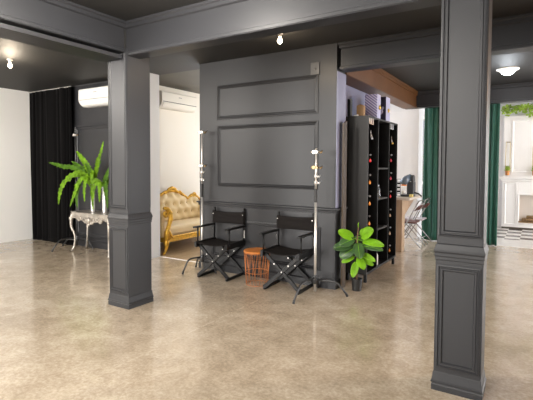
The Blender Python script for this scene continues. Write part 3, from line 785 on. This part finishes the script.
def hang_tag(label, x, y, z, m, grp):
    t = thing('hanging_tag', label, 'tag', (x, y, z), 0, grp)
    bm = nb(); lathe(bm, [(.003, -.028), (.010, -.022), (.0135, -.010), (.010, .004), (.004, .014), (.003, .02)], n=12); obj('body', bm, m, t, smooth=True)
    bm = nb(); tube(bm, [(0, 0, .02), (-.006, 0, .03), (-.008, 0, .038)], .002, 6); obj('loop', bm, 'steel_dark', t)
LT = [(1.525, 'red', 'red', 'topmost on its near edge'), (1.255, 'orange', 'orange', 'second from the top on its near edge'), (.996, 'orange', 'orange', 'third from the top on its near edge'), (.749, 'orange', 'orange', 'just above the fig leaves')]
for z, m, c, w in LT:
    hang_tag('small %s tag on the black shelving unit, %s' % (c, w), -1.756, 5.213, z, m, 'small tags hanging on the shelving unit')
RT = [(1.536, 'pink', 'pinkish red', 'topmost on its farther divider'), (1.286, 'pink', 'pinkish red', 'second down on its farther divider'), (1.034, 'red', 'red', 'third down on its farther divider'),
      (.767, 'tan', 'tan', 'fourth down on its farther divider'), (.514, 'tan', 'tan', 'fifth on its farther divider'), (.273, 'orange', 'orange', 'lowest on its farther divider')]
for z, m, c, w in RT:
    hang_tag('small %s tag on the black shelving unit, %s' % (c, w), -1.756, 6.091, z, m, 'small tags hanging on the shelving unit')
def clip(label, x, y, z, m2):
    t = thing('hanging_clip', label, 'clip', (x, y, z), 0, 'silver clips hanging on the shelving unit')
    bm = nb(); tube(bm, [(0, 0, .03), (0, .0, -.02)], .006, 8); tube(bm, [(0, 0, -.01), (.005, .05, -.07)], .006, 8); tube(bm, [(0, .005, -.015), (.005, -.012, -.06)], .005, 8); obj('jaw', bm, 'chair_steel', t, smooth=True)
    bm = nb(); ball(bm, (.004, .04, -.07), .014, u=8, v=6); obj('tip', bm, m2, t, smooth=True)
clip('silver clip hanging near the top left of the black shelving unit', -1.755, 5.22, 1.86, 'stud')
clip('silver and amber clip hanging near the top right of the black shelving unit', -1.755, 6.10, 1.84, 'gold_tag')
def bottle(label, x, y, z, h, r, m, capm='black_plastic'):
    t = thing('bottle', label, 'bottle', (x, y, z), 0, 'bottles on the black shelving unit')
    bm = nb(); lathe(bm, [(r, 0), (r*1.03, .01), (r, h*.6), (r*.8, h*.7), (r*.36, h*.8), (r*.34, h*.9)], n=18); obj('body', bm, m, t, smooth=True)
    bm = nb(); lathe(bm, [(r*.42, h*.88), (r*.42, h), (r*.3, h)], n=14); obj('cap', bm, capm, t)
bottle('smoked glass bottle with dark cap on the upper middle shelf', -1.86, 5.76, SHZ[1]+.012, .25, .032, 'glass')
bottle('clear bottle right of the smoked one on the upper middle shelf', -1.87, 5.90, SHZ[1]+.012, .17, .030, 'glass', 'stud')
bottle('tall clear bottle on the lower middle shelf', -1.84, 5.70, SHZ[0]+.012, .24, .026, 'glass', 'tan')
bottle('pale bottle on the bottom board of the shelf', -1.83, 5.72, .131, .20, .028, 'ceramic', 'stud')
# things on top of the shelf
t = thing('keepsake_box', 'lilac box with white diagonal stripes on top of the black shelving unit', 'box', (-1.945, 5.83, 2.071))
bm = nb(); box(bm, -.085, .085, -.06, .09, 0, .345); obj('body', bm, 'lilac_stripe', t, bevel=.003)
bm = nb(); box(bm, .085, .088, -.058, .088, .002, .343); obj('side_label', bm, 'lilac_side', t)
bm = nb(); lathe(bm, [(.004, -.06), (.014, -.05), (.016, -.02), (.005, .0)], (.098, .02, .20), 10); obj('clasp', bm, 'gold_tag', t, smooth=True)
t = thing('keepsake_box', 'navy box with pale lilac side, behind the striped box on the shelving unit', 'box', (-1.93, 6.22, 2.071))
bm = nb(); box(bm, -.085, .075, -.07, .12, 0, .36); obj('body', bm, 'navy', t, bevel=.003)
bm = nb(); box(bm, .075, .078, -.068, .118, .002, .358); obj('side_label', bm, 'lilac_side', t)
bm = nb(); ball(bm, (.0, -.071, .15), .03, 1.2, .1, 1.3, 10, 8); ball(bm, (.03, -.071, .20), .018, 1, .1, 1.4, 10, 8); obj('floral_print', bm, 'lilac_side', t, smooth=True)
bm = nb(); lathe(bm, [(.004, -.06), (.014, -.05), (.016, -.02), (.005, .0)], (.088, .02, .20), 10); obj('clasp', bm, 'gold_tag', t, smooth=True)
t = thing('wooden_block', 'golden brown wooden block with a ridged top on the shelving unit', 'block', (-1.955, 5.42, 2.071))
bm = nb(); prism(bm, [(-.048, 0), (.048, 0), (.048, .150), (.0, .168), (-.048, .150)], 1, -.03, .03); obj('body', bm, 'block_wood', t, bevel=.002)
t = thing('speaker_box', 'slim black upright box at the back corner of the shelving unit', 'box', (-2.035, 5.235, 2.071))
bm = nb(); box(bm, -.022, .022, -.03, .03, 0, .215); obj('body', bm, 'black_plastic', t, bevel=.004)
t = thing('trinket', 'tiny white trinket beside the slim black box on the shelf', 'trinket', (-1.955, 5.26, 2.071))
bm = nb(); ball(bm, (-.02, 0, .010), .012, 1.4, 1, .8, 8, 6); ball(bm, (.012, 0, .012), .012, 1.2, 1, 1, 8, 6); obj('body', bm, 'ceramic', t, smooth=True)
# brown board leaning on the wall end
bm = nb(); prism(bm, [(4.825, .0), (4.925, .0), (4.925, 1.985), (4.825, 1.95)], 0, -1.966, -1.944)
tag(obj('timber_board', bm, 'brown_board', bevel=.002), 'narrow brown board standing upright between the centre wall and the shelving unit', 'board')

# ------------------------------------------------------------------ potted fig
PX, PY = -1.772, 4.845
t = thing('potted_fig', 'fiddle-leaf fig with big round leaves in a black pot', 'plant', (PX, PY, 0))
bm = nb(); lathe(bm, [(.050, 0), (.054, .004), (.062, .13), (.066, .132), (.066, .142), (.058, .142), (.056, .12)], n=24); obj('pot', bm, 'black_plastic', t, smooth=False)
bm = nb(); lathe(bm, [(.055, .115), (.055, .122), (.02, .128)], n=20); obj('soil', bm, 'soil', t)
bm = nb(); tube(bm, [(0, 0, .12), (-.006, .004, .28), (.004, 0, .42), (-.004, -.004, .55), (.004, 0, .66), (.012, 0, .75), (.016, 0, .765)], [.013, .012, .011, .010, .008, .005, .002], 8); obj('stem', bm, 'bark', t, smooth=True)
def leaf(root, tip, w, m, cup=.12, twist=0., nrm=None):
    root, tip = Vector(root), Vector(tip); ax = tip-root; L = ax.length; ax.normalize()
    n = Vector(nrm or (.35, -.75, .55)); s = ax.cross(n).normalized(); n = s.cross(ax).normalized()
    s2 = s*math.cos(twist)+n*math.sin(twist); n = s2.cross(ax).normalized(); s = s2
    def f(u, v):
        t_ = .16+.84*v; ww = w*(max(0, math.sin(PI*(v*.955+.03)**.95))**.48)
        k = (u-.5)*2
        return root + ax*(L*t_) + s*(ww*k) + n*(-cup*w*(1-k*k) + .05*w*math.sin(v*9)*abs(k) - .22*L*(v-.4)**2)
    bm = nb(); sheet(bm, f, 8, 12); o = obj('leaf', bm, m, t, smooth=True, solid=.0025)
    bm = nb(); tube(bm, [f(.5, v/8)+n*.0025 for v in range(0, 9)], [.0035-.0003*k for k in range(9)], 5); tube(bm, [root, f(.5, .0)], .0035, 5)
    obj('midrib', bm, m if m == 'fig' else 'fig', o, smooth=True)
LV = [  # root z, tip (dx, dy, z), half width, material
    (.63, (.20, -.08, .735), .085, 'fig'), (.60, (.32, -.05, .575), .055, 'fig'), (.60, (-.19, -.10, .70), .068, 'fig'),
    (.62, (-.16, -.14, .545), .072, 'fig_dark'), (.55, (-.23, -.16, .505), .070, 'fig_dark'), (.52, (-.16, -.13, .395), .078, 'fig_dark'),
    (.60, (.09, -.16, .425), .074, 'fig_dark'), (.54, (.31, -.05, .525), .046, 'fig_dark'), (.50, (.22, .07, .60), .05, 'fig'),
    (.46, (.23, -.06, .39), .042, 'fig'), (.42, (.13, -.13, .30), .058, 'fig'), (.40, (.20, -.02, .33), .040, 'fig'),
    (.41, (-.15, -.10, .335), .040, 'fig'), (.37, (-.005, -.12, .185), .050, 'fig'), (.66, (.12, .06, .70), .06, 'fig'),
    (.50, (.02, .13, .50), .06, 'fig_dark'), (.58, (-.02, .14, .62), .06, 'fig_dark')]
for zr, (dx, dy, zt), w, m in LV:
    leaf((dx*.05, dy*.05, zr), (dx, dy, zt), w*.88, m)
bm = nb(); tube(bm, [(.013, 0, .74), (.01, -.005, .78), (.022, -.008, .805)], [.006, .007, .001], 6); obj('leaf_bud', bm, 'fig', t, smooth=True)

# ------------------------------------------------------------------ kitchen counter and coffee corner
t = thing('breakfast_counter', 'pale oak counter with slab end and bracket behind the shelving unit', 'counter', (-2.2, 7.75, 0))
def kb(name, m, x0, x1, y0, y1, z0, z1, **k):
    bm = nb(); box(bm, x0+2.2, x1+2.2, y0-7.75, y1-7.75, z0, z1); return obj(name, bm, m, t, **k)
kb('end_panel', 'oak', -2.60, -1.935, 7.42, 7.60, 0, .885, bevel=.004)
kb('worktop', 'oak_top', -2.62, -1.80, 7.36, 8.25, .885, .925, bevel=.004)
bm = nb(); prism(bm, [(7.60-7.75, .885), (7.60-7.75, .62), (8.22-7.75, .84), (8.22-7.75, .885)], 0, -1.955+2.2, -1.935+2.2); obj('bracket', bm, 'oak', t)
kb('inner_shelf', 'oak', -2.60, -1.96, 7.60, 8.2, .86, .884)
t = thing('coffee_machine', 'dark grey coffee machine with blue-grey tank on the oak counter', 'coffee machine', (-1.93, 7.72, .926))
bm = nb(); box(bm, -.10, .10, -.06, .16, 0, .035); box(bm, -.02, .10, .02, .16, .035, .25); obj('body', bm, 'machine', t, bevel=.012)
bm = nb(); tube(bm, [(-.06, -.07, .24), (-.02, .0, .30), (.03, .08, .33)], .062, 16); obj('tank', bm, 'tank', t, smooth=True)
bm = nb(); tube(bm, [(.06, .05, .30), (.10, .05, .30)], .075, 20); obj('lever', bm, 'machine', t, bevel=.006)
bm = nb(); lathe(bm, [(.04, .185), (.05, .19), (.05, .205), (.03, .21)], (-.055, -.03, 0), 16); obj('copper_collar', bm, 'copper', t)
bm = nb(); box(bm, -.10, -.03, -.08, .0, .035, .048); obj('drip_tray', bm, 'chrome', t)
bm = nb(); lathe(bm, [(.024, .048), (.03, .10), (.026, .10), (.02, .06)], (-.06, -.04, 0), 14); obj('cup', bm, 'ceramic', t, smooth=True)
bm = nb(); tube(bm, [(.10, .07, .07), (.16, .1, .05), (.21, .14, .005)], .013, 8); obj('hose', bm, 'black_plastic', t, smooth=True)
t = thing('sponge', 'pale yellow block beside the coffee machine on the counter', 'sponge', (-1.835, 7.60, .926))
bm = nb(); box(bm, -.03, .03, -.035, .035, 0, .05); obj('body', bm, 'lemon', t, bevel=.01)
t = thing('jar', 'green jar with a dark lid at the left of the coffee machine', 'jar', (-2.125, 7.58, .926))
bm = nb(); lathe(bm, [(.04, 0), (.045, .01), (.045, .16), (.035, .18)], n=18); obj('body', bm, 'jar_green', t, smooth=True)
bm = nb(); lathe(bm, [(.04, .18), (.04, .215), (.03, .22)], n=18); obj('lid', bm, 'black_plastic', t)
t = thing('bottle_rack', 'black pod rack between the green jar and the coffee machine', 'rack', (-2.075, 7.70, .926))
bm = nb()
for x in (-.03, .03): tube(bm, [(x, 0, .004), (x, 0, .30)], .005, 6)
for z in (.05, .12, .19, .26): tube(bm, [(-.03, 0, z), (.03, 0, z)], .004, 6)
tube(bm, [(-.03, 0, .30), (.03, 0, .30)], .005, 6); box(bm, -.04, .04, -.035, .035, 0, .008); obj('frame', bm, 'machine', t)
bm = nb()
for z in (.068, .138, .208): box(bm, -.025, .025, -.025, .02, z, z+.035)
islands('pod', bm, 'black_plastic', t, bevel=.006)

# folding chairs, facing local -y (turned to face -X)
def folding_chair(label, loc, rz, seatm, grp):
    t = thing('folding_chair', label, 'chair', loc, rz, grp)
    for s in (-1, 1):
        x = s*.20
        bm = nb(); tube(bm, [(x, -.24, .012), (x, .03, .46), (x, .20, .80)], .011, 8); obj('front_leg', bm, 'chair_steel', t, smooth=True)
        bm = nb(); tube(bm, [(x*.88, .26, .012), (x*.88, -.02, .32), (x*.88, -.17, .445)], .010, 8); obj('rear_leg', bm, 'chair_steel', t, smooth=True)
    bm = nb(); tube(bm, [(-.20, .20, .80), (-.17, .215, .835), (0, .22, .84), (.17, .215, .835), (.20, .20, .80)], .011, 8); obj('top_rail', bm, 'chair_steel', t, smooth=True)
    bm = nb(); tube(bm, [(-.20, -.17, .13), (.20, -.17, .13)], .008, 8); tube(bm, [(-.176, .16, .12), (.176, .16, .12)], .008, 8); islands('stretcher', bm, 'chair_steel', t, smooth=True)
    bm = nb(); box(bm, -.19, .19, -.21, .16, .435, .465); obj('seat', bm, seatm, t, bevel=.012)
    bm = nb(); sheet(bm, lambda u, v: Vector((-.19+.38*u, .115+.16*v*.45-.02*math.sin(PI*u)+.03, .66+.085*v)), 8, 4); obj('backrest', bm, 'burgundy', t, smooth=True, solid=.016)
folding_chair('steel folding chair with burgundy seat, nearer the oak counter', (-1.99, 8.07, 0), -PI/2, 'burgundy', 'steel folding chairs by the counter')
folding_chair('steel folding chair with pale mauve seat, nearer the green curtain', (-1.98, 8.60, 0), -PI/2, 'mauve', 'steel folding chairs by the counter')

# ------------------------------------------------------------------ white fireplace
t = thing('fireplace', 'white mantel fireplace with panelled overmantel and logs inside', 'fireplace', (.28, 11.70, 0))
FW = 1.0
bm = nb()
for s in (-1, 1): box(bm, s*.825-.175, s*.825+.175, -.10, .05, 0, 1.12)
box(bm, -.65, .65, -.10, .05, .80, 1.12); box(bm, -.65, .65, -.10, .05, 0, .17)
obj('surround', bm, 'fire_white', t, bevel=.004)
bm = nb(); rect_rings(bm, -FW, FW, -.10, .04, [(0, 1.10), (.02, 1.12), (.03, 1.15), (.07, 1.18), (.07, 1.215), (0, 1.216)]); obj('mantel_shelf', bm, 'fire_white', t)
bm = nb(); box(bm, -FW, FW, -.06, .05, 1.216, 2.62); obj('overmantel', bm, 'fire_white', t)
bm = nb(); frame(bm, (-FW+.16, -.06, 1.30), (1,0,0), (0,0,1), (0,-1,0), 2*FW-.32, 1.24, [(0,0),(0,.015),(.03,.02),(.05,0)])
for s in (-1, 1): frame(bm, (s*.825-.13, -.10, .10), (1,0,0), (0,0,1), (0,-1,0), .26, .98, [(0,0),(0,.012),(.02,.016),(.035,0)])
frame(bm, (-.69, -.10, .13), (1,0,0), (0,0,1), (0,-1,0), 1.38, .71, [(0,0),(0,.02),(.025,.025),(.04,0)])
obj('panel_moulding', bm, 'fire_white', t)
bm = nb(); box(bm, -.65, .65, .032, .042, .17, .80); box(bm, -.65, -.64, -.09, .04, .17, .80); box(bm, .64, .65, -.09, .04, .17, .80); box(bm, -.65, .65, -.09, .04, .79, .80); obj('firebox', bm, 'fire_inner', t)
bm = nb(); box(bm, -.66, .66, -.13, .03, .170, .192); obj('hearth_shelf', bm, 'log', t)
bm = nb(); box(bm, -FW, FW, -.105, -.10, 0, .05); obj('plinth', bm, 'slot', t)
LOGS = [(-.22, -.094, .232, .74, .036, 'front log of the lower row in the fireplace'), (-.20, -.014, .232, .70, .036, 'back log of the lower row in the fireplace'), (-.20, -.055, .300, .60, .034, 'log lying on top of the pile in the fireplace')]
for x, y, z, L, r, w in LOGS:
    lt = thing('firewood_log', 'brown '+w, 'log', (.28+x, 11.70+y, z), random.uniform(-.06, .06), 'logs in the fireplace')
    bm = nb(); tube(bm, [(-L/2, 0, 0), (-L/4, .004, .003), (0, -.003, -.002), (L/4, .003, .003), (L/2, 0, 0)], [r*.97, r, r*.96, r, r*.95], 12); obj('bark', bm, 'log', lt, smooth=True)
    bm = nb()
    for s in (-1, 1): tube(bm, [(s*L/2, 0, 0), (s*(L/2+.002), 0, 0)], r*.85, 12)
    islands('cut_end', bm, 'tan', lt)

# planters hung on twin cords against the overmantel
def planter(label, x, z, top):
    t = thing('hanging_planter', label, 'plant', (x, 11.56, z), 0, 'hanging terracotta planters')
    bm = nb(); lathe(bm, [(.034, 0), (.042, .01), (.047, .085), (.051, .088), (.051, .105), (.043, .105), (.041, .09)], n=20); obj('pot', bm, 'terracotta', t, smooth=False)
    bm = nb()
    for k in range(18):
        a = k*2.4; r = .03+.05*(k/18); zt = .11+.12*(1-(k/18)**2)
        c = Vector((r*math.cos(a), r*math.sin(a), zt)); b = Vector((0, 0, .095))
        tube(bm, [b, b.lerp(c, .5)+Vector((0,0,.01)), c], [.006, .016, .002], 6)
    o = obj('leaves', bm, 'vine', t, smooth=True)
    for sx in (-1, 1):
        bm = nb(); tube(bm, [(sx*.048, 0, .10), (sx*.046, .0, .4), (sx*.040, .03, top-z)], .0085, 8); obj('cord', bm, 'rope', t, smooth=True)
    bm = nb(); tube(bm, [(-.05, .055, top-z), (.05, .055, top-z)], .010, 8); bm2 = bm
    tube(bm, [(0, .055, top-z), (0, .085, top-z)], .008, 8); obj('wall_hook', bm, 'brass', t)
planter('terracotta pot of green succulent hung on straw cords, wholly in view above the mantel', -.622, 1.25, 2.02)
planter('terracotta pot of green succulent hung on straw cords, cut by the picture edge', -.085, 1.25, 1.90)

# vine garland over the fireplace
t = thing('vine_garland', 'leafy green vine garland hanging along the top of the fireplace wall', 'garland', (.3, 11.55, 2.78))
bm = nb(); tube(bm, [(-1.05+2.3*i/30, .02*math.sin(i), .03*math.sin(i*.7)) for i in range(31)], .008, 6); obj('stem', bm, 'bark', t, smooth=True)
bm = nb(); rnd = random.Random(4)
for k in range(800):
    x = rnd.uniform(-1.05, 1.25); drop = rnd.random()**1.6*(.10+.16*abs(math.sin(x*4.3)))
    c = Vector((x, rnd.uniform(-.06, .06), .06-drop)); a = rnd.uniform(0, 6.28); r = rnd.uniform(.022, .042)
    d = Vector((math.cos(a), rnd.uniform(-.5, .1), math.sin(a)-.5)).normalized(); s = d.cross(Vector((rnd.uniform(-.4,.4), -1, rnd.uniform(-.4, .6)))).normalized()
    n_ = d.cross(s)
    v = [bm.verts.new(c), bm.verts.new(c+d*r+s*r*.7+n_*.006), bm.verts.new(c+d*r*2.1), bm.verts.new(c+d*r-s*r*.7+n_*.006)]
    bm.faces.new(v)
o = obj('leaves', bm, 'vine', t); o['kind'] = 'stuff'

# garden shrub beyond the side window
t = thing('garden_shrub', 'bright green shrub outside the window beside the left green curtain', 'shrub', (-3.0, 10.1, 0))
t.location = (-2.48, 10.05, 0)
bm = nb(); 
for k in range(5): tube(bm, [(0, (k-2)*.12, 0), (.02, (k-2)*.2, .5), (.0, (k-2)*.25, 1.2)], [.02, .014, .006], 6)
obj('stem', bm, 'bark', t, smooth=True)
bm = nb(); rnd = random.Random(8)
for k in range(900):
    z = rnd.uniform(.1, 2.3); c = Vector((rnd.uniform(-.2, .24), rnd.uniform(-.66, .62), z)); r = rnd.uniform(.03, .06)
    d = Vector((rnd.uniform(-1,1), rnd.uniform(-1,1), rnd.uniform(-.6,.8))).normalized(); s = d.cross(Vector((rnd.random(), rnd.random(), .3))).normalized()
    v = [bm.verts.new(c), bm.verts.new(c+d*r+s*r*.6), bm.verts.new(c+d*r*2), bm.verts.new(c+d*r-s*r*.6)]; bm.faces.new(v)
o = obj('foliage', bm, 'bush', t); o['kind'] = 'stuff'

# ------------------------------------------------------------------ lights
def area(name, loc, rot, sx, sy, power, col):
    l = bpy.data.lights.new(name, 'AREA'); l.shape = 'RECTANGLE'; l.size = sx; l.size_y = sy; l.energy = power; l.color = col
    o = bpy.data.objects.new(name, l); COL.objects.link(o); o.location = loc; o.rotation_euler = rot; return o
def point(name, loc, power, col, r=.05):
    l = bpy.data.lights.new(name, 'POINT'); l.energy = power; l.color = col; l.shadow_soft_size = r
    o = bpy.data.objects.new(name, l); COL.objects.link(o); o.location = loc; return o
DAY = (1., .97, .93)
for i, (x, p) in enumerate(((-6.15, 330), (-3.05, 150), (.05, 80))):
    area('window_daylight', (x, -4.08, 1.6), (PI/2, 0, 0), 2.4, 2.0, p, DAY)
area('hearth_daylight', (4.1, 10.2, 1.5), (PI/2, 0, PI/2), 2.6, 2.2, 125, (1., .98, .96))
area('bay_daylight', (4.1, 6.7, 1.45), (PI/2, 0, PI/2), 2.4, 1.9, 130, (.84, .91, 1.))
area('kitchen_daylight', (-5.9, 9.2, 1.6), (PI/2, 0, -PI/2), 2.4, 2.0, 190, (.84, .91, 1.))
point('bulb_light_front', (-2.37, 4.06, CEIL-.22), 8, (1., .80, .56), .05)
point('bulb_light_left', (-6.05, 3.20, CEIL-.26), 16, (1., .84, .64), .05)
point('dome_light', (-.42, 7.15, CEIL-.30), 9, (.88, .94, 1.), .10)
point('lounge_bulb', (-4.3, 6.6, 2.5), 38, (1., .94, .83), .08)
for bx, by, p in ((-1.3, -.7, 150), (-3.7, .1, 165), (-6.2, .6, 190), (-2.3, 2.0, 125)):  # last entry is an unseen lamp added to brighten the floor by the chairs
    point('studio_bulb', (bx, by, 2.62), p, (1., .94, .86), .10)
point('warm_bay_bulb', (2.2, 5.2, 2.45), 115, (1., .54, .22), .08)

w = bpy.data.worlds.new('sky'); S.world = w; w.use_nodes = True
bg = w.node_tree.nodes['Background']; sky = w.node_tree.nodes.new('ShaderNodeTexSky')
sky.sky_type = 'HOSEK_WILKIE'; sky.sun_direction = (.4, .5, .75); sky.turbidity = 4
w.node_tree.links.new(sky.outputs[0], bg.inputs['Color']); bg.inputs['Strength'].default_value = 1.2

# ------------------------------------------------------------------ camera
cam = bpy.data.cameras.new('camera'); co = bpy.data.objects.new('camera', cam); COL.objects.link(co)
cam.sensor_fit = 'HORIZONTAL'; cam.sensor_width = 36; cam.lens = 437.13*36/533
cam.shift_y = -(200-183.89)/533; cam.clip_start = .05
pit, rol, yaw = map(math.radians, (2.38155, .23248, -31.9284))
fw = Vector((math.sin(yaw)*math.cos(pit), math.cos(yaw)*math.cos(pit), -math.sin(pit)))
rt = Vector((math.cos(yaw), -math.sin(yaw), 0)); up = rt.cross(fw)
c, s = math.cos(rol), math.sin(rol)
rt, up = rt*c+up*s, -rt*s+up*c
mw = Matrix((rt, up, -fw)).transposed().to_4x4(); mw.translation = (0, 0, 1.45)
co.matrix_world = mw
S.camera = co
S.view_settings.view_transform = 'Standard'; S.view_settings.look = 'None'
S.view_settings.gamma = 1; S.view_settings.use_curve_mapping = False
S.view_settings.exposure = 0.42
